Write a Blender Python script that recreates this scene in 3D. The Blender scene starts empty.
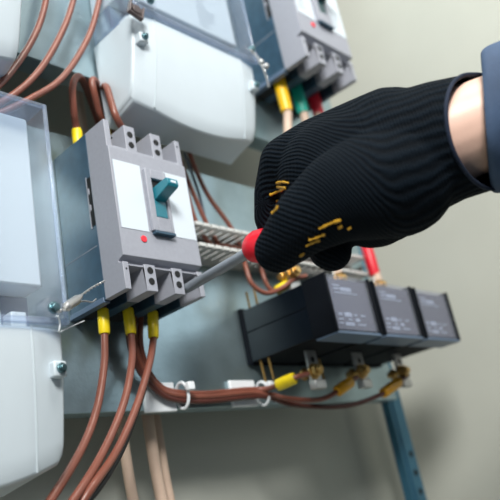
import bpy, bmesh, math, random
from mathutils import Vector, Matrix
from mathutils.bvhtree import BVHTree
random.seed(4)
SC = bpy.context.scene
COL = SC.collection

# ------------------------------------------------------------------ camera
CR = Vector((0.68484507, -0.70415697, -0.18748385))     # camera right
CD = Vector((0.12672864, 0.36846247, -0.92096431))      # camera down
CF = Vector((0.7175842, 0.60695829, 0.34157656))        # camera forward
CP = Vector((-0.3542, -0.4367, -0.3245))
FPX = 711.15
cam = bpy.data.cameras.new('camera')
cam.sensor_width = 36
cam.lens = FPX / 500 * 36
cam.clip_start = 0.01
co = bpy.data.objects.new('camera', cam)
COL.objects.link(co)
Mx = Matrix((CR, -CD, -CF)).transposed().to_4x4()
Mx.translation = CP
co.matrix_world = Mx
SC.camera = co
cam.dof.use_dof = True
cam.dof.focus_distance = 0.565
cam.dof.aperture_fstop = 5.8


def at(px, py, y):
    """point on the plane at depth y of the cabinet seen at (px, py)"""
    r = CR * ((px - 250) / FPX) + CD * ((py - 250) / FPX) + CF
    return CP + r * ((y - CP.y) / r.y)


def ad(px, py, d):
    """point d metres in front of the camera plane"""
    return CP + (CR * ((px - 250) / FPX) + CD * ((py - 250) / FPX) + CF) * d


# ------------------------------------------------------------------ materials
def mat(name, col, rough=0.5, metal=0.0, noise=0.0, nscale=60, bump=0.0, bscale=200, spec=0.5, coat=0.0, emit=None,
        dark=None, stretch=None, trans=0.0):
    m = bpy.data.materials.new(name)
    m.use_nodes = True
    nt = m.node_tree
    b = nt.nodes['Principled BSDF']
    b.inputs['Base Color'].default_value = (*col, 1)
    b.inputs['Roughness'].default_value = rough
    b.inputs['Metallic'].default_value = metal
    b.inputs['Specular IOR Level'].default_value = spec
    b.inputs['Coat Weight'].default_value = coat
    tc = nt.nodes.new('ShaderNodeTexCoord')
    src = tc.outputs['Object']
    if stretch:
        mp = nt.nodes.new('ShaderNodeMapping')
        mp.inputs['Scale'].default_value = stretch
        nt.links.new(src, mp.inputs['Vector'])
        src = mp.outputs['Vector']
    if noise:
        n = nt.nodes.new('ShaderNodeTexNoise')
        n.inputs['Scale'].default_value = nscale
        n.inputs['Detail'].default_value = 5
        nt.links.new(src, n.inputs['Vector'])
        r = nt.nodes.new('ShaderNodeValToRGB')
        d = dark or tuple(c * (1 - noise) for c in col)
        r.color_ramp.elements[0].position = 0.3
        r.color_ramp.elements[0].color = (*d, 1)
        r.color_ramp.elements[1].position = 0.7
        r.color_ramp.elements[1].color = (*col, 1)
        nt.links.new(n.outputs['Fac'], r.inputs['Fac'])
        nt.links.new(r.outputs['Color'], b.inputs['Base Color'])
    if bump:
        n2 = nt.nodes.new('ShaderNodeTexNoise')
        n2.inputs['Scale'].default_value = bscale
        n2.inputs['Detail'].default_value = 3
        nt.links.new(src, n2.inputs['Vector'])
        bp = nt.nodes.new('ShaderNodeBump')
        bp.inputs['Strength'].default_value = bump
        bp.inputs['Distance'].default_value = 0.0005
        nt.links.new(n2.outputs['Fac'], bp.inputs['Height'])
        nt.links.new(bp.outputs['Normal'], b.inputs['Normal'])
    return m


def clear_mat(name, tint, gloss_rough=0.08, body=0.12):
    m = bpy.data.materials.new(name)
    m.use_nodes = True
    nt = m.node_tree
    nt.nodes.clear()
    out = nt.nodes.new('ShaderNodeOutputMaterial')
    tr = nt.nodes.new('ShaderNodeBsdfTransparent')
    tr.inputs['Color'].default_value = (*tint, 1)
    df = nt.nodes.new('ShaderNodeBsdfDiffuse')
    df.inputs['Color'].default_value = (tint[0] * .75, tint[1] * .8, tint[2] * .9, 1)
    mx0 = nt.nodes.new('ShaderNodeMixShader')
    mx0.inputs['Fac'].default_value = body
    gl = nt.nodes.new('ShaderNodeBsdfGlossy')
    gl.inputs['Roughness'].default_value = gloss_rough
    lw = nt.nodes.new('ShaderNodeLayerWeight')
    lw.inputs['Blend'].default_value = .5
    pw = nt.nodes.new('ShaderNodeMath'); pw.operation = 'POWER'
    nt.links.new(lw.outputs['Facing'], pw.inputs[0]); pw.inputs[1].default_value = 4.0
    fr = nt.nodes.new('ShaderNodeMath'); fr.operation = 'MULTIPLY_ADD'
    nt.links.new(pw.outputs[0], fr.inputs[0]); fr.inputs[1].default_value = .55; fr.inputs[2].default_value = .035
    mx = nt.nodes.new('ShaderNodeMixShader')
    L = nt.links.new
    L(tr.outputs[0], mx0.inputs[1]); L(df.outputs[0], mx0.inputs[2])
    L(fr.outputs[0], mx.inputs[0]); L(mx0.outputs[0], mx.inputs[1]); L(gl.outputs[0], mx.inputs[2])
    L(mx.outputs[0], out.inputs['Surface'])
    return m


M = dict(
    wall=mat('painted_cabinet_wall', (.475, .487, .44), .45, noise=.06, nscale=8, bump=.15, bscale=700),
    galv=mat('galvanised_steel', (.38, .50, .545), .34, .85, noise=.22, nscale=28, bump=.25, bscale=260),
    post=mat('blue_galvanised_steel', (.07, .22, .34), .4, .6, noise=.25, nscale=40, bump=.2),
    cover=mat('grey_breaker_plastic', (.33, .345, .40), .5, noise=.07, nscale=300, bump=.25, bscale=1500),
    base=mat('slate_breaker_plastic', (.040, .088, .14), .34, noise=.3, nscale=90, bump=.12, bscale=500, spec=.35),
    base_trim=mat('slate_blue_edge_plastic', (.10, .15, .23), .4),
    black=mat('black_plastic', (.008, .009, .011), .35),
    void=mat('dark_recess', (.004, .005, .006), .7),
    ctb=mat('gloss_black_housing', (.005, .007, .011), .65, noise=.3, nscale=60, bump=.06, bscale=300, spec=.1),
    ctside=mat('satin_black_side', (.004, .007, .012), .26, noise=.3, nscale=60, bump=.06, bscale=300, spec=.38),
    label=mat('white_label', (.62, .69, .76), .45),
    teal=mat('teal_toggle_plastic', (.012, .185, .245), .35, bump=.1, bscale=900),
    dkteal=mat('dark_green_toggle_plastic', (.004, .05, .06), .35),
    red=mat('red_button_plastic', (.80, .012, .03), .35),
    meter=mat('pale_meter_plastic', (.58, .655, .71), .38, noise=.03, nscale=40, bump=.05, bscale=900),
    mbody=mat('white_meter_body', (.52, .59, .64), .5),
    print_=mat('grey_print', (.42, .48, .54), .6),
    clear=clear_mat('clear_polycarbonate', (.965, .98, 1.0), .1, .03),
    ctcover=clear_mat('smoky_clear_cover', (.86, .87, .92), .2, .08),
    copper=mat('brown_cable_sheath', (.225, .075, .05), .36, noise=.14, nscale=70, bump=.1),
    dkbrown=mat('dark_brown_cable_sheath', (.10, .028, .02), .4, noise=.15, nscale=60),
    beige=mat('beige_cable_sheath', (.62, .46, .36), .5, noise=.1, nscale=60),
    greywire=mat('grey_wire_sheath', (.10, .12, .16), .45),
    blackwire=mat('black_cable_sheath', (.008, .008, .01), .4),
    amber=mat('amber_yellow_sleeve', (.95, .55, .010), .35),
    yellow=mat('yellow_sleeve', (.92, .70, .012), .35, noise=.12, nscale=200),
    orange=mat('amber_sleeve', (.75, .36, .015), .35),
    green=mat('green_sleeve', (.0, .36, .27), .4),
    redsl=mat('red_sleeve', (.68, .012, .03), .35),
    duct=mat('light_grey_duct', (.60, .61, .60), .5),
    tie=mat('white_nylon', (.78, .82, .86), .45),
    steel=mat('bright_steel', (.60, .60, .60), .35, .75, noise=.15, nscale=150, bump=.15),
    brass=mat('brass', (.62, .40, .14), .32, .8, noise=.25, nscale=200),
    zinc=mat('zinc_screw', (.20, .34, .38), .28, .9, noise=.35, nscale=400),
    clip=mat('dull_bronze_clip', (.16, .13, .13), .4, .5, noise=.3, nscale=200),
    shaft=mat('grey_screwdriver_shaft', (.30, .34, .39), .35, .35, noise=.1, nscale=100),
    redh=mat('red_handle_plastic', (.78, .012, .03), .3),
    skin=mat('skin', (.84, .55, .44), .45, noise=.1, nscale=50, bump=.15, bscale=500),
    denim=mat('blue_work_jacket', (.055, .098, .185), .8, noise=.4, nscale=30, bump=.6, bscale=600),
    hem=mat('navy_cuff_hem', (.004, .012, .034), .85, bump=.5, bscale=900),
    latex=mat('yellow_latex', (.62, .33, .015), .5, noise=.35, nscale=200),
)


def glove_material():
    m = bpy.data.materials.new('black_ribbed_knit')
    m.use_nodes = True
    nt = m.node_tree
    b = nt.nodes['Principled BSDF']
    b.inputs['Roughness'].default_value = .85
    b.inputs['Specular IOR Level'].default_value = .1
    b.inputs['Sheen Weight'].default_value = .01
    b.inputs['Sheen Tint'].default_value = (.3, .42, .6, 1)
    a = nt.nodes.new('ShaderNodeAttribute'); a.attribute_name = 'rib'
    a2 = nt.nodes.new('ShaderNodeAttribute'); a2.attribute_name = 'run'
    L = nt.links.new

    def math_(op, x, y=None):
        n = nt.nodes.new('ShaderNodeMath'); n.operation = op
        for i, v in enumerate((x, y)):
            if v is None: continue
            if isinstance(v, (int, float)): n.inputs[i].default_value = v
            else: L(v, n.inputs[i])
        return n.outputs[0]
    nz = nt.nodes.new('ShaderNodeTexNoise'); nz.inputs['Scale'].default_value = 60; nz.inputs['Detail'].default_value = 3
    tc = nt.nodes.new('ShaderNodeTexCoord'); L(tc.outputs['Object'], nz.inputs['Vector'])
    wob = math_('MULTIPLY', nz.outputs['Fac'], 5.5)
    rib = math_('SINE', math_('ADD', math_('MULTIPLY', a.outputs['Fac'], 2 * math.pi / .0066), wob))
    stit = math_('SINE', math_('MULTIPLY', a2.outputs['Fac'], 2 * math.pi / .0022))
    h = math_('ADD', math_('MULTIPLY', rib, 1.0), math_('MULTIPLY', stit, .35))
    nf = nt.nodes.new('ShaderNodeTexNoise'); nf.inputs['Scale'].default_value = 900; nf.inputs['Detail'].default_value = 2
    L(tc.outputs['Object'], nf.inputs['Vector'])
    h = math_('ADD', h, math_('MULTIPLY', nf.outputs['Fac'], 1.4))
    bp = nt.nodes.new('ShaderNodeBump'); bp.inputs['Strength'].default_value = .5; bp.inputs['Distance'].default_value = .0011
    L(h, bp.inputs['Height']); L(bp.outputs['Normal'], b.inputs['Normal'])
    rp = nt.nodes.new('ShaderNodeValToRGB')
    rp.color_ramp.elements[0].color = (.0012, .0022, .0036, 1)
    rp.color_ramp.elements[1].color = (.0035, .0082, .0145, 1)
    L(math_('ADD', math_('MULTIPLY', rib, .3), .5), rp.inputs['Fac'])
    L(rp.outputs['Color'], b.inputs['Base Color'])
    return m


M['knit'] = glove_material()


M['clear_rim'] = clear_mat('clear_polycarbonate_edge', (.86, .91, .98), .12, .16)


# ------------------------------------------------------------------ mesh helpers
def link(name, bm, m, parent=None, bevel=0, smooth=True, seg=2, sharp=35):
    me = bpy.data.meshes.new(name)
    bmesh.ops.recalc_face_normals(bm, faces=bm.faces)
    bm.to_mesh(me)
    bm.free()
    if smooth:
        me.polygons.foreach_set('use_smooth', [True] * len(me.polygons))
        me.set_sharp_from_angle(angle=math.radians(sharp))
    me.materials.append(M[m] if isinstance(m, str) else m)
    o = bpy.data.objects.new(name, me)
    COL.objects.link(o)
    if parent:
        o.parent = parent
        o.matrix_parent_inverse = Matrix.Identity(4)
        # meshes are authored in world space: bring them into the parent's frame
        me.transform(world_of(parent).inverted())
    if bevel:
        bv = o.modifiers.new('bevel', 'BEVEL')
        bv.width = bevel; bv.segments = seg; bv.limit_method = 'ANGLE'; bv.angle_limit = math.radians(40)
        bv.harden_normals = False
    return o


def world_of(o):
    m = o.matrix_basis.copy()
    while o.parent:
        o = o.parent
        m = o.matrix_basis @ m
    return m


def thing(name, loc, label, cat, group=None):
    o = bpy.data.objects.new(name, None)
    o.empty_display_size = .02
    COL.objects.link(o)
    o.location = loc
    tag(o, label, cat, group)
    return o


def tag(o, label=None, cat=None, group=None, kind=None):
    if label: o['label'] = label
    if cat: o['category'] = cat
    if group: o['group'] = group
    if kind: o['kind'] = kind
    return o


def box(bm, x0, x1, y0, y1, z0, z1):
    vs = [bm.verts.new((x, y, z)) for x in (x0, x1) for y in (y0, y1) for z in (z0, z1)]
    for f in ((0, 1, 3, 2), (4, 6, 7, 5), (0, 4, 5, 1), (2, 3, 7, 6), (0, 2, 6, 4), (1, 5, 7, 3)):
        bm.faces.new([vs[i] for i in f])
    return vs


def B(*boxes):
    bm = bmesh.new()
    for b in boxes: box(bm, *b)
    return bm


def union(name, bm_a, bm_b, m, parent, bevel):
    """one solid from two overlapping sets of boxes"""
    obs = []
    for bm in (bm_a, bm_b):
        bmesh.ops.recalc_face_normals(bm, faces=bm.faces)
        me = bpy.data.meshes.new('tmp'); bm.to_mesh(me); bm.free()
        o = bpy.data.objects.new('tmp', me); COL.objects.link(o); obs.append(o)
    md = obs[0].modifiers.new('u', 'BOOLEAN'); md.operation = 'UNION'; md.solver = 'EXACT'; md.object = obs[1]
    dg = bpy.context.evaluated_depsgraph_get()
    me = bpy.data.meshes.new_from_object(obs[0].evaluated_get(dg))
    for o in obs: bpy.data.objects.remove(o)
    bm = bmesh.new(); bm.from_mesh(me)
    bmesh.ops.dissolve_limit(bm, angle_limit=.01, verts=bm.verts, edges=bm.edges)
    return link(name, bm, m, parent, bevel)


def cyl(bm, p, axis, r, h, n=20, r2=None):
    axis = Vector(axis).normalized()
    q = axis.to_track_quat('Z', 'Y').to_matrix().to_4x4()
    q.translation = Vector(p) + axis * h / 2
    bmesh.ops.create_cone(bm, cap_ends=True, segments=n, radius1=r, radius2=r if r2 is None else r2, depth=h, matrix=q)
    return bm


def catmull(pts, n=8):
    P = [pts[0] * 2 - pts[1]] + list(pts) + [pts[-1] * 2 - pts[-2]]
    out = []
    for i in range(1, len(P) - 2):
        a, b, c, d = P[i - 1], P[i], P[i + 1], P[i + 2]
        for k in range(n):
            t = k / n
            out.append(.5 * (2 * b + (c - a) * t + (2 * a - 5 * b + 4 * c - d) * t * t + (3 * b - a - 3 * c + d) * t ** 3))
    out.append(P[-2].copy())
    return out


def tube(pts, r, n=12, bm=None, curve=True, cap=True):
    bm = bm or bmesh.new()
    pts = [Vector(p) for p in pts]
    if curve and len(pts) > 2: pts = catmull(pts)
    t0 = (pts[1] - pts[0]).normalized()
    up = t0.orthogonal().normalized()
    rings = []
    for i, p in enumerate(pts):
        t = (pts[min(i + 1, len(pts) - 1)] - pts[max(i - 1, 0)]).normalized()
        up = (up - t * up.dot(t)).normalized()
        s = t.cross(up)
        rr = r[i] if isinstance(r, (list, tuple)) else r
        rings.append([bm.verts.new(p + (up * math.cos(a) + s * math.sin(a)) * rr) for a in
                      [2 * math.pi * k / n for k in range(n)]])
    for a, b in zip(rings, rings[1:]):
        for k in range(n):
            bm.faces.new((a[k], a[(k + 1) % n], b[(k + 1) % n], b[k]))
    if cap:
        bm.faces.new(rings[0][::-1]); bm.faces.new(rings[-1])
    return bm


def sleeve(parent, p, q, r, m, name='sleeve', label=None):
    p = Vector(p); q = Vector(q)
    pts = [p, p.lerp(q, .04), p.lerp(q, .5), p.lerp(q, .93), q]
    o = link(name, tube(pts, [r * .9, r, r * 1.04, r, r * .92], 16, curve=False), m, parent)
    if label: o['label'] = label
    return o


# ------------------------------------------------------------------ setting
tag(link('wall_back', B((-.75, .66, .17, .19, -.9, 1.0)), 'wall'), kind='structure')
tag(link('wall_right', B((.63, .65, -.32, .17, -.9, 1.0)), 'wall'), kind='structure')
tag(link('wall_left', B((-.77, -.75, -.32, .19, -.9, 1.0)), 'wall'), kind='structure')
tag(link('floor', B((-.77, .66, -.32, .19, -.92, -.9)), 'wall'), kind='structure')
tag(link('ceiling', B((-.77, .66, -.32, .19, 1.0, 1.02)), 'wall'), kind='structure')

LP = .085     # lower plate face
UP = .05      # upper plate face


def plate(x0, x1, z0, z1, y, fl, label):
    t = thing('mounting_plate', (x0, y, z0), label, 'metal plate')
    link('sheet', B((x0, x1, y, y + .002, z0, z1)), 'galv', t, .0006)
    link('bottom_flange', B((x0, x1, y + .002, y + fl, z0, z0 + .002)), 'galv', t)
    link('top_flange', B((x0, x1, y + .002, y + fl, z1 - .002, z1)), 'galv', t)
    return t


plate(-.5, .505, -.2185, .060, LP, .020, 'wide galvanised plate the large grey breaker and black boxes mount on')
plate(-.5, .475, .112, .75, UP, .024, 'upper galvanised plate behind the top row of meters')

post = thing('mounting_post', (.527, .12, -.9), 'blue tinted steel post with round holes, below right end of the lower plate', 'post')
bm = B((.517, .551, .108, .1105, -.9, .9), (.517, .5195, .1105, .120, -.9, .9), (.5485, .551, .1105, .120, -.9, .9))
link('channel', bm, 'post', post)
for z in (-.29, -.315, -.34, -.365):
    link('hole', cyl(bmesh.new(), (.5405, .1075, z), (0, 1, 0), .0042, .0012, 18), 'void', post)
link('ridge', B((.5245, .527, .1062, .108, -.9, .9)), 'post', post, .0006)


# ------------------------------------------------------------------ circuit breakers
def breaker(x, y, z, s, label, tog, small_print, has_lever_up):
    t = thing('circuit_breaker', (x, y + .085 * s, z - .135 * s), label, 'circuit breaker')

    def bx(*bs):
        bm = bmesh.new()
        for (a, b, c, d, e, f) in bs:
            box(bm, x + a * s, x + b * s, y + c * s, y + d * s, z + e * s, z + f * s)
        return bm

    def fin(x0, x1, y0, y1):
        return [(x0, x1, y0, y1, -.1345, -.110), (x0, x1, y0, y1, -.003, .0285)]
    walls = ((0, .006), (.0225, .0345), (.0535, .0655), (.084, .09))
    cb = []
    for x0, x1 in walls:
        cb += fin(x0, x1, .002, .031)
    bm = bmesh.new()
    prof = [(.031, -.1125), (.0035, -.1125), (.0075, -.1085), (.0075, -.1075), (.0, -.105), (.0, .0), (.0035, .0015), (.0035, .004), (.031, .004)]
    pa = [bm.verts.new((x, y + p * s, z + q * s)) for p, q in prof]
    pb = [bm.verts.new((x + .09 * s, y + p * s, z + q * s)) for p, q in prof]
    bm.faces.new(pa); bm.faces.new(pb[::-1])
    for i in range(len(prof)): bm.faces.new((pa[i], pb[i], pb[(i + 1) % len(prof)], pa[(i + 1) % len(prof)]))
    union('cover', bm, bx(*cb), 'cover', t, .0010 * s)
    bb = [(.0, .09, .0312, .085, -.1105, -.001)]
    fb = []
    for x0, x1 in walls: fb += fin(x0, x1, .0312, .085)
    base = union('base', bx(*bb), bx(*fb), 'base', t, .0008 * s)
    base['label'] = 'dark slate rear half of the breaker case'
    link('edge_trim', bx((-.0006, .0062, .033, .085, -.1362, -.1312)), 'base_trim', t, .0006 * s)
    link('seam', bx((-.0003, .002, .0335, .084, -.0838, -.0832)), 'cover', t)
    # side slot
    sl = link('side_slot', bx((-.0004, .004, .0316, .0372, -.064, -.0165)), 'void', t)
    for zz in (-.03, -.046):
        link('slot_tab', bx((-.0008, .003, .0345, .0376, zz - .003, zz + .003)), 'cover', sl, .0004)
    link('slot_rim', bx((-.0008, .002, .0368, .0378, -.066, -.015)), 'cover', t)
    # holes on the fins
    for cx in (.0285, .0595):
        for zz in (.0195, .0085, -.1155, -.1255):
            bm = bmesh.new()
            cyl(bm, (x + cx * s, y + .0016 * s, z + zz * s), (0, 1, 0), .0032 * s, .004 * s, 20)
            link('screw_hole', bm, 'void', t)
    for cx, zz in ((.0032, -.1165), (.0868, -.1165), (.008, .0115), (.0868, .022)):
        link('pin_hole', cyl(bmesh.new(), (x + cx * s, y + (.0017 if zz != .0115 else .0032) * s, z + zz * s), (0, 1, 0), .0009 * s, .002 * s, 12), 'void', t)
    # terminal wells: dark insides behind each slot
    for x0, x1 in ((.006, .0225), (.0345, .0535), (.0655, .084)):
        link('terminal_well', bx((x0 + .0004, x1 - .0004, .024, .080, -.1122, -.1106), (x0 + .0004, x1 - .0004, .062, .084, -.134, -.112)), 'void', t)
        link('terminal_lug', bx(((x0 + x1) / 2 - .006, (x0 + x1) / 2 + .006, .03, .06, -.119, -.117)), 'brass', t)
    # labels
    l1 = link('label_panel', bx((.0025, .0322, -.0004, .001, -.0795, -.0135)), 'label', t)
    l2 = link('label_panel', bx((.0602, .0885, -.0004, .001, -.0795, -.0135)), 'label', t)
    if small_print:
        for x0, lab in ((.006, l1), (.064, l2)):
            bm = bmesh.new()
            for k in range(6):
                w = random.uniform(.008, .018)
                box(bm, x + x0 * s, x + (x0 + w) * s, y - .0006 * s, y, z + (-.05 - k * .0042) * s, z + (-.0487 - k * .0042) * s)
            link('small_print', bm, 'print_', lab)
    # escutcheon with the switch opening
    e = .0042
    link('switch_plate', bx((.0345, .0408, -e, .001, -.0785, -.0165), (.0558, .0592, -e, .001, -.0785, -.0165),
                            (.0408, .0558, -e, .001, -.0785, -.0645), (.0408, .0558, -e, .001, -.0255, -.0165)), 'cover', t, .0007 * s)
    link('plate_foot', bx((.036, .0592, -e - .001, .001, -.0815, -.0788)), 'base', t, .0004)
    link('switch_well', bx((.0408, .0558, -.0009, .0005, -.0645, -.0255)), 'void' if has_lever_up else 'dkteal', t)
    # toggle: backing plate + wedge lever
    bm = bmesh.new()
    box(bm, x + .0414 * s, x + .0552 * s, y - .003 * s, y - .001 * s, z - .0638 * s, z - .0455 * s)
    x0, x1 = x + .0420 * s, x + .0548 * s

    def prism(prof):
        a = [bm.verts.new((x0, y + p[0] * s, z + p[1] * s)) for p in prof]
        b = [bm.verts.new((x1, y + p[0] * s, z + p[1] * s)) for p in prof]
        n = len(prof)
        bm.faces.new(a); bm.faces.new(b[::-1])
        for i in range(n): bm.faces.new((a[i], b[i], b[(i + 1) % n], a[(i + 1) % n]))
    prism([(-.001, -.0350), (-.0215, -.0330), (-.0232, -.0345), (-.0238, -.0395), (-.0225, -.0415), (-.003, -.0475), (-.001, -.0475)])
    tg = link('toggle', bm, tog, t, .0008 * s, seg=3)
    link('toggle_mark', bx((.0455, .0515, -.0242, -.0234, -.0386, -.0362)), 'label', tg)
    # red push button
    bm = bmesh.new()
    cyl(bm, (x + .0250 * s, y - .0008 * s, z - .0872 * s), (0, 1, 0), .0032 * s, .002 * s, 28)
    link('push_button', bm, 'red', t, .0003)
    return t


breaker(0, 0, 0, 1.0, 'large grey breaker with teal lever and yellow ferrules below, left of the gloved hand', 'teal', False, True)
breaker(.2815, -.051, .335, 1.19, 'grey breaker with dark green lever in the upper right, coloured phase sleeves below', 'dkteal', True, True)


# ------------------------------------------------------------------ electricity meters
def meter(x0, x1, zb, zs, zt, yf, yb, label, clip, lean=.020):
    W_ = x1 - x0
    xc, hw = (x0 + x1) / 2, W_ / 2
    t = thing('electricity_meter', (xc, yb, zb), label, 'electricity meter')
    # terminal cover: slanted front, chamfered flanks, sagging bottom edge
    bm = bmesh.new()
    NX, NZ = 36, 12
    xs = [x0 + W_ * i / NX for i in range(NX + 1)]
    grid = []
    for X in xs:
        u = (X - xc) / hw
        sag = .0165 * (1 - u * u)
        cr = max(0, abs(u) - .955) / .045
        zbot = zb - sag + .005 * cr * cr
        edge = min(X - x0, x1 - X)
        fy = .0045 * max(0, 1 - edge / (.15 * W_)) ** 1.0
        row = [(X, yb, zs)]
        for k in range(NZ + 1):
            f = k / NZ
            z = zs + (zbot - zs) * f
            y = yf + fy + lean * f ** 1.6
            if k == NZ: y += .002
            row.append((X, y, z))
        row.append((X, yb - .004, zb - .011))
        grid.append([bm.verts.new(p) for p in row])
    nr = len(grid[0])
    for a, b in zip(grid, grid[1:]):
        for k in range(nr):
            bm.faces.new((a[k], b[k], b[(k + 1) % nr], a[(k + 1) % nr]))
    bm.faces.new(grid[0][::-1]); bm.faces.new(grid[-1])
    tc_ = link('terminal_cover', bm, 'meter', t, .0022, sharp=25, seg=3)
    # two moulded lines running down the cover
    for sx in (-1, 1):
        pts = []
        for k in range(9):
            f = k / 8
            X = xc + sx * (hw - .15 * W_ + .002 * f)
            u = (X - xc) / hw
            zbot = zb - .0165 * (1 - u * u)
            pts.append((X, yf + lean * f ** 1.6 + .0003, zs + (zbot - zs) * f * .985))
        link('moulded_line', tube(pts, .0008, 8, curve=False), 'mbody', tc_)
    # white body behind the clear cover
    link('body', B((x0 + .004, x1 - .004, yf + .017, yb, zs + .036, zt - .0035)), 'mbody', t, .002)
    link('body_foot', B((x0 + .004, x1 - .004, yf + .040, yb, zs, zs + .0355)), 'base_trim', t)
    bm = bmesh.new()
    for k in range(8):
        X = x0 + .015 + k * (W_ - .03) / 7.5
        box(bm, X, X + .012, yf + .028, yf + .041, zs + .002, zs + .020)
    link('terminal_block', bm, 'meter', t, .001)
    # clear cover: five sided shell with thick rims
    a0, a1 = x0 - .0015, x1 + .0015
    th = .0022
    bm = B((a0, a1, yf - .002, yf - .002 + th, zs + .001, zt))                      # front pane
    cc = link('clear_cover', bm, 'clear', t, .001)
    link('cover_side', B((a0, a0 + th, yf + .0004, yb - .01, zs + .001, zt)), 'clear', cc)
    link('cover_side', B((a1 - th, a1, yf + .0004, yb - .01, zs + .001, zt)), 'clear', cc)
    link('cover_top', B((a0 + th, a1 - th, yf + .0004, yb - .01, zt - th, zt)), 'clear_rim', cc)
    link('cover_bottom', B((a0 + th, a1 - th, yf + .0004, yf + .03, zs + .001, zs + .001 + th)), 'clear', cc)
    link('cover_rim', B((a0, a1, yf - .0045, yf - .0005, zs + .0005, zs + .0055), (a0, a0 + .003, yf - .004, yf - .0015, zs + .005, zt),
                        (a1 - .003, a1, yf - .004, yf - .0015, zs + .005, zt), (a0, a1, yf - .004, yf - .0015, zt - .003, zt)), 'clear_rim', cc, .0008)

    # sealing screws left and right: one in the clear cover lug, one on a boss of the terminal cover
    for sx in (-1, 1):
        X = xc + sx * (hw - .0080)
        zz = zs - .030
        yy = yf + lean * (.030 / (zs - zb)) ** 1.6 + .002
        bs = link('screw_boss', B((X - .005, X + .005, yy - .006, yy + .004, zz - .0055, zz + .0055)), 'meter', t, .0012)
        bm = cyl(bmesh.new(), (X, yy - .0085, zz), (0, 1, 0), .0036, .0026, 20)
        cyl(bm, (X, yy - .0105, zz), (0, 1, 0), .0022, .003, 12)
        link('screw', bm, 'zinc', bs, .0004)
        zl = zs + .010
        X -= sx * .0065
        lg = link('cover_lug', cyl(bmesh.new(), (X, yf - .011, zl), (0, 1, 0), .0085, .010, 24), 'clear', cc, .001)
        bm = cyl(bmesh.new(), (X, yf - .0125, zl), (0, 1, 0), .0042, .003, 20)
        cyl(bm, (X, yf - .015, zl), (0, 1, 0), .0027, .004, 12)
        link('lug_screw', bm, 'zinc', lg, .0004)
    if clip:
        q = Matrix.Rotation(math.radians(16), 4, 'Y')
        X, Z = x0 - .0045, zs - .009
        bm = bmesh.new()
        for b in ((-.0085, .0085, -.0016, .0, -.008, .008), (-.0085, -.0065, -.005, -.0016, -.008, .008),
                  (.0065, .0085, -.005, -.0016, -.008, .008), (-.0085, .0085, -.005, -.0016, -.0085, -.0065)):
            box(bm, *b)
        bm.transform(Matrix.Translation((X, yf - .006, Z)) @ q)
        cl = link('seal_clip', bm, 'clip', t, .0006)
        link('clip_screw', cyl(bmesh.new(), (X, yf - .011, Z), (0, 1, 0), .0052, .004, 8), 'brass' if False else 'clip', cl, .0005)
        # faint print on the white body
        bm = bmesh.new()
        for k in range(9):
            w = random.uniform(.010, .030)
            X = x1 - .062
            zz = zs + .082 - k * .0048
            box(bm, X, X + w, yf + .0166, yf + .0172, zz, zz + .0011)
        link('small_print', bm, 'print_', t)
    return t


meter(.0375, .2135, .064, .152, .34, -.02, UP, 'pale meter above the large breaker with square bronze seal clip', True, .018)
meter(-.252, -.0765, -.268, -.179, .004, -.02, LP, 'pale meter at the lower left beside the large breaker, under clear cover', False, .011)
meter(-.252, -.0780, .064, .163, .34, -.02, UP, 'pale meter at the top left corner, mostly cut off', False)


# lead seals on twisted wire
def twisted(pts, r, off, turns):
    P = catmull([Vector(p) for p in pts], 14)
    bm = bmesh.new()
    for ph in (0, math.pi):
        out = []
        for i, p in enumerate(P):
            t = (P[min(i + 1, len(P) - 1)] - P[max(i - 1, 0)]).normalized()
            u = t.orthogonal().normalized(); v = t.cross(u)
            a = ph + turns * 2 * math.pi * i / len(P)
            out.append(p + (u * math.cos(a) + v * math.sin(a)) * off)
        tube(out, r, 6, bm, curve=False)
    return bm


t = thing('wire_seal', at(62, 311, -.03), 'twisted steel seal wire running from lower left meter screw onto large breaker side', 'seal')
link('wire', twisted([at(58, 313, -.034), at(68, 306, -.026), at(78, 298, -.012), at(92, 288, .004), at(105, 281, .012)], .0005, .0007, 9), 'steel', t)
link('seal_bead', tube([at(64, 309, -.033), at(69, 305, -.029), at(75, 301, -.024), at(80, 297, -.018)], [.0018] * 4 + [.0034] * 16 + [.002] * 5, 12), 'steel', t)
link('wire_tail', tube([at(58, 316, -.034), at(60, 324, -.03), at(59, 332, -.028), at(64, 330, -.02), at(75, 325, -.005), at(84, 321, .005)], .0005, 8), 'tie', t)
link('wire_tail', tube([at(76, 303, -.02), at(84, 301, -.014), at(92, 302, -.006), at(96, 299, -.002)], .0006, 8), 'steel', t)
t = thing('wire_seal', at(252, 52, -.03), 'seal wire with two bright beads hanging beside the upper right breaker', 'seal')
link('wire', twisted([at(250, 50, -.034), at(257, 57, -.034), at(262, 66, -.034), at(266, 76, -.033), at(269, 87, -.032)], .0006, .0008, 7), 'steel', t)
for q in ((261, 62), (266, 66)):
    bm = bmesh.new(); bmesh.ops.create_uvsphere(bm, u_segments=14, v_segments=10, radius=.0034, matrix=Matrix.Translation(at(*q, -.035)))
    link('seal_bead', bm, 'steel', t)

# ------------------------------------------------------------------ cable duct
dx0, dx1 = .098, .455
duct = thing('cable_duct', (dx0, LP, -.048), 'light grey slotted cable duct between the large breaker and the hand', 'cable duct')
link('channel_back', B((dx0, dx1, LP - .003, LP, -.061, -.035)), 'duct', duct)
for nm, z in (('upper_wall', -.0365), ('lower_wall', -.0605)):
    bm = B((dx0, dx1, .070, LP - .003, z, z + .0015))
    n = int((dx1 - dx0) / .0116)
    for k in range(n):
        X = dx0 + k * .0116
        box(bm, X + .0004, X + .0088, .046, .070, z, z + .0015)
        box(bm, X, X + .0092, .0395, .046, z - .0012, z + .0027)
    link(nm, bm, 'duct', duct, .0004)


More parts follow.
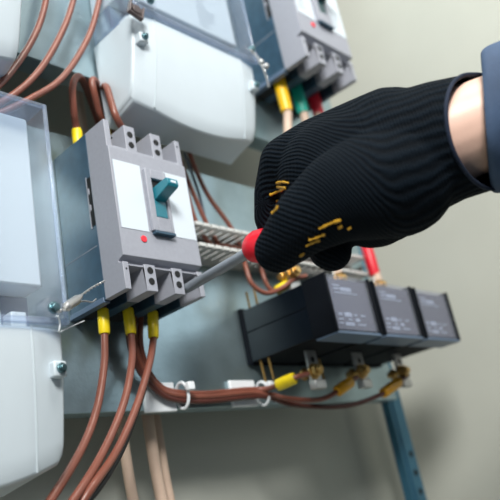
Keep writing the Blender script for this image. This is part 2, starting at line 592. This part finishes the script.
# ------------------------------------------------------------------ cables
def cable(name, pts, r, m, label, group=None):
    o = link(name, tube(pts, r, 12), m)
    tag(o, label, 'cable', group)
    return o


def up_from(p, dz): return Vector((p.x, p.y, p.z + dz))


# three outgoing cables with yellow ferrules under the large breaker
outs = [([(104, 318), (104.5, 334), (104, 365), (97, 408), (82, 448), (52, 498)], 'leftmost', (-.155, .02, -.262)),
        ([(129, 317), (131, 334), (132, 360), (124, 402), (104, 450), (74, 499)], 'middle', (-.135, .03, -.262)),
        ([(154, 320), (153.5, 338), (149, 365), (135, 410), (116, 452), (88, 493)], 'rightmost', (-.115, .04, -.262))]
for i, (px, which, end) in enumerate(outs):
    ys = [.053, .053, .047, .036, .026, .012]
    pts = [at(a, b, y) for (a, b), y in zip(px, ys)]
    top = Vector((pts[0].x, pts[0].y, -.118))
    e = Vector(end)
    tail = [e + Vector((.040, -.01, -.062)), e + Vector((.014, 0, -.058)), e + Vector((0, 0, -.03)), e + Vector((0, 0, .006))]
    word = ['leftmost', 'middle', 'rightmost'][i]
    o = cable('cable', [top] + pts + tail, .0033, 'copper', f'{word} of three brown cables with yellow ferrules below the large breaker', 'outgoing cables under the breaker')
    sleeve(o, pts[0] + Vector((0, 0, .008)), pts[1], .0050, 'yellow', 'ferrule', 'yellow plastic ferrule sleeve')
cable('cable', [at(152, 322, .066), at(153, 340, .064), at(149, 368, .058), at(137, 410, .047), at(119, 455, .036), at(93, 495, .024), at(60, 525, .02)], .0028, 'blackwire',
      'black cable just behind the brown cables at bottom left')

# loops on top of the large breaker
loops = [([(77, 133, .060), (74, 112, .050), (72.5, 90, .043), (75, 79, .042), (80, 77, .045), (86, 88, .060), (93, 108, .085), (103, 135, .11), (112, 165, .115)], 'looping over with yellow ferrule at large breaker top left corner'),
         ([(106, 132, .060), (99, 112, .052), (94, 92, .044), (92, 81, .043), (96, 82, .046), (103, 98, .065), (110, 120, .1), (119, 142, .11), (128, 170, .115)], 'the second loop along the top of the large breaker'),
         ([(124, 138, .046), (117, 119, .018), (110, 98, .022), (107, 88, .026), (104, 87, .040), (103, 96, .062), (108, 118, .095), (118, 150, .11), (130, 185, .115)], 'the third loop along the top, against the meter above')]
for i, (px, lb) in enumerate(loops):
    pts = [at(*q) for q in px]
    st = [Vector((pts[0].x, pts[0].y, .004))] if i < 2 else [Vector((.0745, .055, .004)), Vector((.074, .054, .022))]
    if i == 2: pts[0] = Vector((.058, .036, .036))
    o = cable('cable', st + pts, .0035, 'copper', 'brown cable ' + lb, 'incoming cables on the breaker')
    sleeve(o, Vector((pts[0].x, pts[0].y, .026)) if i < 2 else st[0], pts[0] + Vector((0, 0, .004)) if i < 2 else st[1], .0050, 'yellow', 'ferrule', 'yellow plastic ferrule sleeve')

# three long brown cables top left
longs = [[(52, -40), (46, 0), (37, 30), (20, 60), (-2, 86), (-30, 104)],
         [(80, -40), (72, 5), (58, 40), (38, 72), (10, 97), (-22, 113)],
         [(106, -40), (98, 5), (87, 40), (62, 78), (28, 100), (-6, 116)]]
for i, l in enumerate(longs):
    pts = [at(a, b, .026) for a, b in l]
    word = ['left', 'middle', 'right'][i]
    cable('cable', pts, .0031, 'copper', f'{word} one of three long brown cables sweeping down between the two top meters', 'long cables at top left')

# wires dropping from the upper meter into the duct
drops = [([(170, 146, .045), (178, 164, .055), (187, 192, .060), (196, 222, .062)], 'first wire', 'copper', .0026),
         ([(176, 148, .045), (183, 168, .055), (194, 195, .060), (207, 224, .062)], 'second wire', 'copper', .0026),
         ([(188, 148, .045), (196, 170, .055), (209, 197, .060), (230, 226, .062)], 'last wire', 'copper', .0026)]
for i, (px, w, m, r) in enumerate(drops):
    pts = [at(*q) for q in px]
    last = pts[-1]
    pts += [Vector((last.x + .018, .062, -.046 - .003 * i)), Vector((last.x + .05, .058 + .006 * i, -.050 - .003 * i + .004)), Vector((.36, .058 + .006 * i, -.05)), Vector((.44, .06, -.05))]
    cable('wire', pts, r, m, ['brown wire nearest the breaker dropping into the slotted duct',
                             'brown wire just left of the grey wire dropping into the slotted duct',
                             'brown wire right of the grey wire dropping into the slotted duct'][i], 'wires into the duct')
cable('cable', [(dx0 - .02, .074, -.040), (.16, .074, -.041), (.25, .075, -.040), (.35, .074, -.041), (.46, .075, -.04), (.49, .08, -.03)], .0036, 'blackwire',
      'upper black cable added to darken the inside of the grey slotted duct')  # this cable and the next are added to darken the duct interior
cable('cable', [(dx0 - .02, .073, -.0535), (.16, .074, -.054), (.25, .073, -.0535), (.35, .074, -.054), (.46, .075, -.054), (.49, .08, -.06)], .0036, 'blackwire',
      'lower black cable added to darken the inside of the grey slotted duct')
cable('wire', [at(184, 152, .05), at(193, 176, .062), at(200, 198, .066), at(206, 222, .068), at(212, 238, .07)], .0017, 'greywire',
      'thin dark grey wire dropping into the slotted duct among brown ones')

# beige cables behind the lower plate
for i, (a, b) in enumerate((((112, 300), (127, 470)), ((85, 112), (158, 462)), ((100, 112), (157, 432)))):
    pass
for i, (x, y, r, lb) in enumerate(((.064, .115, .0052, 'left beige cable hanging below the lower plate'),
                                   (.099, .118, .0058, 'middle, thickest-looking beige cable hanging below the lower plate'),
                                   (.1195, .130, .0046, 'right beige cable hanging below the lower plate'))):
    cable('cable', [(x - .006, y, .9), (x - .004, y, .3), (x - .002, y, .1), (x, y, -.1), (x, y, -.25), (x + .006, y, -.4), (x + .003, y, -.88)], r, 'beige', lb, 'beige cables behind the plate')

# ------------------------------------------------------------------ current transformers
CX, CW, CPI = .2207, .0815, .0883
CZ0, CZ1, CY0 = -.1728, -.1120, -.040
cts = []
names = ['nearest black box transformer of three on the lower plate', 'middle black box transformer of the row of three on the lower plate',
         'farthest right black box transformer of three, next to open wall']
for i in range(3):
    x = CX + i * CPI
    t = thing('current_transformer', (x + CW / 2, LP, CZ0), names[i], 'transformer', 'black box transformers')
    cts.append(t)
    link('housing', B((x + .001, x + CW - .001, CY0 + .012, LP - .004, CZ0, CZ1 - .001)), 'ctb', t, .0015)
    link('side_panel', B((x + .0002, x + .0014, CY0 + .0125, LP - .0065, -.1388, CZ1 - .0015)), 'ctside', t, .0004)
    link('side_panel', B((x + .0002, x + .0014, CY0 + .0125, LP - .0065, CZ0 + .0005, -.1396)), 'ctside', t, .0004)
    link('back_flange', B((x - .0015, x + CW + .0005, LP - .006, LP, CZ0 - .002, CZ1 + .0015)), 'ctb', t, .0006)
    link('label', B((x + .0034, x + CW - .0048, CY0 + .0030, CY0 + .0121, CZ0 + .003, CZ1 - .003)), mat('grey_front_label', (.115, .112, .145), .5) if i == 0 else bpy.data.materials['grey_front_label'], t)
    fc = link('front_cover', B((x + .003, x + CW - .003, CY0 + .0002, CY0 + .0012, CZ0 + .001, CZ1)), 'ctcover', t, .0005)
    link('side_rim', B((x, x + .0032, CY0 - .001, CY0 + .030, CZ0 - .001, CZ1 + .001)), 'ctb', t, .0006)
    link('side_rim', B((x + CW - .0045, x + CW, CY0 - .0015, CY0 + .030, CZ0 - .001, CZ1 + .001)), 'ctb', t, .0006)
    link('bottom_ledge', B((x + .001, x + CW - .001, CY0 - .0005, CY0 + .028, CZ0 - .0032, CZ0)), 'base_trim', t, .0006)
    # blurry printed blocks on the label
    bm = bmesh.new()
    for (u0, u1, v0, v1) in ((.14, .30, .90, .93), (.14, .26, .82, .855), (.30, .58, .80, .88), (.14, .72, .74, .765),
                             (.12, .2, .24, .29), (.26, .44, .22, .31), (.50, .58, .25, .28), (.68, .80, .25, .28), (.10, .20, .14, .17), (.34, .42, .14, .17),
                             (.52, .62, .12, .19), (.10, .18, .05, .08), (.24, .46, .02, .09), (.56, .76, .04, .07)):
        u0, u1 = x + .006 + u0 * (CW - .012), x + .006 + u1 * (CW - .012)
        zz = CZ0 + .006; hh = CZ1 - CZ0 - .012
        box(bm, u0, u1, CY0 + .0023, CY0 + .0031, zz + v0 * hh, zz + v1 * hh)
    link('printed_text', bm, 'label', t)
    # busbar tabs with bolts, below and above
    tx, ty = .262 + i * CPI, .030
    for nm, z0, z1, zbolt in (('lower_busbar', -.2145, CZ0 + .004, -.1965), ('upper_busbar', CZ1 - .004, -.068, -.083)):
        tb = link(nm, B((tx - .0085, tx + .0085, ty - .0018, ty + .0018, z0, z1)), 'steel', t, .0006)
        hz = z1 - .014 if nm[0] == 'l' else z0 + .012
        link('busbar_hole', cyl(bmesh.new(), (tx, ty - .0022, hz), (0, 1, 0), .0033, .001, 18), 'void', tb)
        bm = bmesh.new()
        cyl(bm, (tx - .006, ty - .011, zbolt), (0, 1, 0), .0072, .006, 6)
        cyl(bm, (tx - .006, ty - .0055, zbolt), (0, 1, 0), .0088, .0018, 24)
        cyl(bm, (tx - .006, ty - .015, zbolt), (0, 1, 0), .0042, .03, 16)
        link('bolt', bm, 'brass', tb, .0005)
        bm = cyl(bmesh.new(), (tx - .006, ty + .006, zbolt), (0, 1, 0), .0068, .005, 6)
        link('nut', bm, 'brass', tb, .0004)
        if nm[0] == 'l':
            link('clamp_block', B((tx - .0095, tx + .0095, ty - .006, ty + .003, z0 - .001, z0 + .009)), 'steel', tb, .001)
    # thin copper measuring pins through the back of the housing
    for yy in (.058, .070):
        link('pin', tube([(x + .004, yy, CZ1 - .004), (x + .003, yy, CZ1 + .018)], .0013, 8, curve=False), 'brass', t)
        link('pin', tube([(x + .004, yy, CZ0 + .004), (x + .006, yy, CZ0 - .024)], .0013, 8, curve=False), 'brass', t)

# bundle from the large breaker to the transformers
def bundle(off, mids, sl, m, label, scol, r=.0028):
    oy, oz = off
    d = Vector((0, -oy, oz))
    k = Vector((oz * 1.5, 0, 0))
    pts = [Vector((.060 + oz * 2, .068, -.128)), at(136, 345, .068) + k, at(144, 370, .073) + k * .8 + d * .3, at(157, 387, .076) + k * .3 + d * .8, at(172, 395, .077) + d,
           at(205, 397, .077) + d, at(246, 393, .077) + d] + [at(*q) for q in mids]
    o = cable('cable', pts, r, m, label, 'bundled cables along the lower plate')
    sleeve(o, at(*sl[0]), at(*sl[1]), .0062, scol, 'ferrule', 'amber lug sleeve')


bundle((.000, .0036), [(266, 389, .066), (280, 384, .040), (294, 378, .024), (308, 374, .020)], ((277, 385.5, .044), (295, 378, .024)), 'copper',
       'top brown cable of the tied bundle, ending at the nearest transformer', 'yellow')
bundle((.003, -.0005), [(268, 394, .068), (290, 399, .055), (322, 399, .040), (345, 386, .026), (357, 377, .022)], ((337, 391.5, .030), (351, 381.5, .024)), 'copper',
       'middle brown cable of the tied bundle, ending at the middle transformer', 'orange')
bundle((.002, -.0046), [(268, 397, .07), (295, 405, .062), (345, 406, .044), (380, 395, .030), (396, 384, .025), (408, 375, .022)], ((383, 393.5, .0295), (399, 381.5, .0245)), 'dkbrown',
       'lowest brown cable of the tied bundle, ending at the far transformer', 'orange')

# cable tie mounts
for (px, py, lb) in ((162, 399, 'white cable tie mount below the large breaker'), (245, 395, 'white cable tie mount below the nearest transformer')):
    c = at(px, py, LP)
    t = thing('cable_tie_mount', c, lb, 'cable tie mount', 'white tie mounts')
    link('pad', B((c.x - .024, c.x + .014, LP - .004, LP, c.z - .013, c.z + .015)), 'tie', t, .001)
    q = c + Vector((.012, 0, 0))
    zc = at(px + 12, 395 if px < 200 else 393, .077).z - .001
    ring = [Vector((q.x + .006, .076 + .0090 * math.cos(a), zc + .0125 * math.sin(a))) for a in [2 * math.pi * k / 24 for k in range(25)]]
    link('tie', tube(ring, .0016, 8, curve=False), 'tie', t)
    link('tie_head', B((q.x + .002, q.x + .010, .060, .066, zc + .002, zc + .010)), 'tie', t, .001)

# wire from the duct to the nearest transformer, and a second one behind it
o = cable('wire', [at(240, 245, .062), at(243, 255, .055), at(246, 268, .046), at(252, 284, .043), at(266, 293, .040), at(282, 288, .034), at(294, 279, .026), at(306, 276, .022)], .0027, 'copper',
          'brown wire looping under the red handle to the nearest transformer', 'wires from duct to transformer')
o = cable('wire', [at(256, 248, .064), at(259, 258, .058), at(263, 275, .052), at(269, 288, .050), at(277, 291, .046), at(286, 286, .038), at(297, 276, .026)], .0025, 'copper',
          'brown wire with yellow lug, behind the looped wire by the red handle', 'wires from duct to transformer')
sleeve(o, at(276, 291, .046), at(291, 282, .033), .0052, 'yellow', 'ferrule', 'yellow lug sleeve')

# phase cables from the upper right breaker
for i, (colr, word) in enumerate((('amber', 'yellow'), ('green', 'green'), ('redsl', 'red'))):
    sx = .2815 + (.0145, .044, .0748)[i] * 1.19
    sy = -.051 + .052 * 1.19
    zt = .335 - .118 * 1.19
    tx = .262 + i * CPI - .002
    low = (-.030, -.040, -.020)[i]
    pts = [Vector((sx, sy, zt)), Vector((sx, sy, zt - .03)), Vector((sx + .002, sy, zt - .06)), Vector((sx * .5 + tx * .5, sy + .01, .04)),
           Vector((tx, .031, low + .01)), Vector((tx, .030, low - .02)), Vector((tx, .0262, -.075))]
    o = cable('cable', pts, .0056, 'beige', f'beige cable with {word} sleeves hanging from the upper right breaker', 'phase cables of the upper breaker')
    sleeve(o, Vector((sx, sy, zt - .004)), Vector((sx + .001, sy, zt - .060 + .008 * i)), .0078, colr, 'sleeve', f'{word} heat shrink sleeve')
    sleeve(o, Vector((tx, .0305, low)), Vector((tx, .029, -.066)), .0074, colr, 'sleeve', f'{word} heat shrink sleeve')

# ------------------------------------------------------------------ hand, glove, jacket
def hull(bm, p, r, q, s, sub=3):
    t = bmesh.new()
    for c, rad in ((p, r), (q, s)):
        bmesh.ops.create_icosphere(t, subdivisions=sub, radius=rad, matrix=Matrix.Translation(c))
    h = bmesh.ops.convex_hull(t, input=t.verts[:])
    keep = {v for f in h['geom'] if isinstance(f, bmesh.types.BMFace) and f.is_valid for v in f.verts}
    m = {v: bm.verts.new(v.co) for v in keep}
    for f in h['geom']:
        if isinstance(f, bmesh.types.BMFace) and f.is_valid:
            try: bm.faces.new([m[v] for v in f.verts])
            except (ValueError, KeyError): pass
    t.free()


# chains: (px, py, depth, radius)
ARM = [(540, 112, .505, .042), (490, 130, .500, .0405), (440, 143, .505, .0430), (392, 162, .515, .0475), (340, 178, .530, .0465)]
CHAINS = [
    ARM,
    [(392, 150, .52, .045), (318, 152, .540, .0255), (287, 163, .545, .0205), (271, 192, .550, .0125), (270, 218, .556, .0118), (276, 236, .556, .0108)],      # index
    [(392, 170, .535, .045), (325, 172, .565, .0260), (296, 196, .575, .0180), (300, 228, .572, .0130), (318, 240, .560, .0115)],                               # middle
    [(380, 190, .545, .040), (345, 200, .575, .0240), (326, 228, .560, .0165), (329, 249, .535, .0152), (332, 252, .515, .0137)],                               # ring
    [(385, 205, .530, .028), (372, 215, .570, .0190), (362, 226, .560, .0140), (372, 231, .540, .0125), (382, 229, .525, .0120)],                               # little
    [(396, 178, .500, .0415), (342, 196, .477, .0300), (306, 220, .480, .0225), (285, 242, .490, .0172), (277, 250, .496, .0155)],      # thumb
    [(370, 210, .510, .027), (380, 222, .512, .0175), (391, 224, .514, .0125)],
    [(400, 195, .505, .018), (421, 208, .508, .0100)],                                                                                   # heel of the hand
]


def body_mesh(shrink, chains, voxel, smooth, name):
    bm = bmesh.new()
    for ch in chains:
        for a, b in zip(ch, ch[1:]):
            hull(bm, ad(*a[:3]), max(.004, a[3] - shrink), ad(*b[:3]), max(.004, b[3] - shrink))
    me = bpy.data.meshes.new('tmp'); bm.to_mesh(me); bm.free()
    ob = bpy.data.objects.new('tmp', me); COL.objects.link(ob)
    rm = ob.modifiers.new('r', 'REMESH'); rm.mode = 'VOXEL'; rm.voxel_size = voxel
    sm = ob.modifiers.new('s', 'SMOOTH'); sm.iterations = smooth; sm.factor = .5
    dg = bpy.context.evaluated_depsgraph_get()
    out = bpy.data.meshes.new_from_object(ob.evaluated_get(dg))
    bpy.data.objects.remove(ob)
    out.name = name
    return out


# bare forearm and hand (inside the glove)
arm_ext = [(760, 40, .60, .060), (640, 78, .545, .047), (540, 110, .505, .037), (490, 122, .500, .0325), (440, 142, .505, .034)]
skin_me = body_mesh(.006, [[(a, b, c, r + .006) for a, b, c, r in arm_ext]] + [[(a, b, c, r - .002) for a, b, c, r in ch] for ch in CHAINS[1:]] +
                    [[(440, 142, .505, .038), (392, 164, .515, .047), (340, 178, .53, .042)]], .0022, 8, 'person')
skin_me.polygons.foreach_set('use_smooth', [True] * len(skin_me.polygons))
skin_me.materials.append(M['skin'])
person = bpy.data.objects.new('person', skin_me)
COL.objects.link(person)
tag(person, 'person reaching in from the right, gloved hand holding a screwdriver, blue sleeve', 'person')

gl_me = body_mesh(-.0008, CHAINS, .0017, 14, 'glove')
bm = bmesh.new(); bm.from_mesh(gl_me)
# slanted cuff opening
pc = ad(484, 130, .500)
near = -CF
nrm = (CR - CD * .24 + near * 1.0).normalized()
# near-side rim sits further left, so the plane leans with the viewer-facing side
bmesh.ops.bisect_plane(bm, geom=bm.verts[:] + bm.edges[:] + bm.faces[:], plane_co=pc, plane_no=nrm, clear_outer=True)
bm.to_mesh(gl_me)
rim = [e for e in bm.edges if e.is_boundary]
loop = []
if rim:
    v = rim[0].verts[0]; seen = set(); e = rim[0]
    while e and e not in seen:
        seen.add(e); loop.append(v.co.copy())
        v = e.other_vert(v)
        nx = [k for k in v.link_edges if k.is_boundary and k not in seen]
        e = nx[0] if nx else None
bvh = BVHTree.FromBMesh(bm)
bm.free()
# knit direction attributes
arm_pts = [ad(*a[:3]) for a in ARM]
ax0, ax1 = arm_pts[0], arm_pts[-1]
axis = (ax1 - ax0).normalized()
u_ = (CD - axis * CD.dot(axis)).normalized(); v_ = axis.cross(u_)
ribs, runs = [], []
idx = [ad(*a[:3]) for a in CHAINS[1]]
for vtx in gl_me.vertices:
    p = vtx.co
    d = p - ax0
    along = d.dot(axis)
    ang = math.atan2(d.dot(v_), d.dot(u_))
    w = min(1, max(0, (along - .11) / .06)); w = w * w * (3 - 2 * w)
    q = p - idx[1]
    ribs.append((ang * .048) * (1 - w * .5) + (q.dot(CD) * -1.6 + q.dot(CR) * .8) * w)
    runs.append(along * (1 - w) + w * q.dot(CR))
for nm, vals in (('rib', ribs), ('run', runs)):
    at_ = gl_me.attributes.new(nm, 'FLOAT', 'POINT')
    at_.data.foreach_set('value', vals)
gl_me.polygons.foreach_set('use_smooth', [True] * len(gl_me.polygons))
gl_me.materials.clear()
gl_me.materials.append(M['knit'])
glove = bpy.data.objects.new('glove', gl_me)
COL.objects.link(glove)
glove.parent = person
glove['label'] = 'black ribbed knit work glove'
so = glove.modifiers.new('thick', 'SOLIDIFY'); so.thickness = .0022; so.offset = -1
if len(loop) > 20:
    step = max(1, len(loop) // 90)
    lp = loop[::step]
    lp = [(lp[i - 2] + lp[i - 1] + lp[i] + lp[(i + 1) % len(lp)] + lp[(i + 2) % len(lp)]) / 5 for i in range(len(lp))]
    hb = tube(lp + [lp[0], lp[1]], .0015, 10, curve=False, cap=False)
    h = link('cuff_hem', hb, 'hem', glove)

# yellow latex strokes printed on the palm side
strokes = [[(277, 183), (283, 182), (289, 183)], [(278, 187), (286, 188)], [(270, 195), (277, 192), (285, 189)], [(276, 201), (279, 200)], [(273, 213), (277, 209), (278, 206)],
           [(319, 229), (327, 225), (334, 222), (341, 220)], [(338, 228), (342, 226)], [(348, 229), (351, 227)], [(309, 240), (316, 238), (325, 234)], [(306, 246), (314, 242), (320, 240)],
           [(300, 256), (304, 253)]]
for st in strokes:
    pts = []
    P2 = []
    for (a, b), (c, d) in zip(st, st[1:]):
        for k in range(5): P2.append((a + (c - a) * k / 5, b + (d - b) * k / 5))
    P2.append(st[-1])
    for (a, b) in P2:
        dirv = (ad(a, b, 1) - CP).normalized()
        hit, n, _, _ = bvh.ray_cast(CP, dirv)
        if hit and (not pts or (hit - pts[-1]).length < .008): pts.append(hit + n * .0002)
    if len(pts) > 3:
        o = link('latex_patch', tube(pts, [random.uniform(.0006, .0014) for _ in pts], 7, curve=False), 'latex', glove)
        o['label'] = 'yellow latex grip patch'

# jacket sleeve
slp = [(491, 121, .505, .0440), (492.5, 121, .505, .0462), (520, 112, .51, .0475), (580, 96, .525, .050), (680, 64, .565, .057), (790, 30, .615, .066)]
nsg = 40
bm = bmesh.new()
rings = []
SP = catmull([ad(*a[:3]) for a in slp], 6)
RR = []
for i in range(len(SP)):
    k = min(i // 6, len(slp) - 2); f = (i - k * 6) / 6
    RR.append(slp[k][3] * (1 - f) + slp[k + 1][3] * f)
ax = (SP[-1] - SP[0]).normalized()
tilt = (CR - CF * .36 - CD * .07).normalized()
u0 = (CD - tilt * CD.dot(tilt)).normalized(); v0 = tilt.cross(u0)
for i, (p, r) in enumerate(zip(SP, RR)):
    ring = []
    for k in range(nsg):
        a = 2 * math.pi * k / nsg
        w = 1 + .02 * math.sin(5 * a + i * .25) + .015 * math.sin(3 * a - i * .4)
        ring.append(bm.verts.new(p + (u0 * math.cos(a) * 1.04 + v0 * math.sin(a)) * r * w))
    rings.append(ring)
for a, b in zip(rings, rings[1:]):
    for k in range(nsg): bm.faces.new((a[k], a[(k + 1) % nsg], b[(k + 1) % nsg], b[k]))
sv = link('sleeve', bm, 'denim', person, sharp=80)
sv['label'] = 'blue work jacket sleeve'
so = sv.modifiers.new('thick', 'SOLIDIFY'); so.thickness = .003; so.offset = -1
for kk in (10, 12):
    ringp = [SP[kk] + (u0 * math.cos(a) * 1.04 + v0 * math.sin(a)) * RR[kk] * 1.012 for a in [2 * math.pi * k / 48 for k in range(49)]]
    link('cuff_seam', tube(ringp, .0008, 6, curve=False), 'denim', sv)

# ------------------------------------------------------------------ screwdriver
tip = at(184, 290, .010)
col_ = ad(252, 250.5, .560)
dr = (col_ - tip).normalized()
sd = thing('screwdriver', tip, 'red handled screwdriver held by the black glove, blade in large breaker terminal', 'screwdriver')
link('shaft', tube([tip - dr * .004, tip + dr * .004, tip + dr * .012, col_ + dr * .01], [.0030, .0044, .0045, .0045], 16, curve=False), 'shaft', sd)
hp = [col_ + dr * t for t in (-.001, .001, .006, .012, .018, .026, .05, .085, .1, .103)]
link('handle', tube(hp, [.0065, .0105, .0125, .0130, .0120, .0095, .0095, .0095, .009, .006], 20, curve=False), 'redh', sd)

# ------------------------------------------------------------------ light
w = bpy.data.worlds.new('world')
SC.world = w
w.use_nodes = True
bg = w.node_tree.nodes['Background']
bg.inputs['Color'].default_value = (.50, .74, .95, 1)
bg.inputs['Strength'].default_value = .045


def area(name, loc, target, size, sy, power, col):
    l = bpy.data.lights.new(name, 'AREA')
    l.shape = 'RECTANGLE'; l.size = size; l.size_y = sy
    l.energy = power; l.color = col
    o = bpy.data.objects.new(name, l)
    COL.objects.link(o)
    o.location = loc
    o.rotation_euler = (Vector(target) - Vector(loc)).to_track_quat('-Z', 'Y').to_euler()
    return o


area('window_daylight', (-.95, -1.25, .85), (.2, .05, .0), .5, .45, 33, (1.0, .985, .94))
area('plate_reflection_fill', (1.5, -1.7, .75), (.15, .05, -.05), 1.2, 1.0, 5.5, (.86, .95, 1.0))  # added fill, puts a bright patch into the plates' reflection
area('low_front_fill', (-1.25, -1.25, -.15), (.1, .0, -.1), .9, .9, 1.0, (.88, .95, 1.0))  # added low fill, lifts the shaded ferrules and undersides
area('wall_gradient_fill', (.05, -.62, .95), (.5, .1, .1), .4, .4, 6, (1.0, .97, .90))  # added fill from above, makes the right wall fade downwards

SC.view_settings.view_transform = 'Standard'
SC.view_settings.look = 'None'
SC.view_settings.gamma = 1
SC.view_settings.use_curve_mapping = False
SC.view_settings.exposure = 0.56
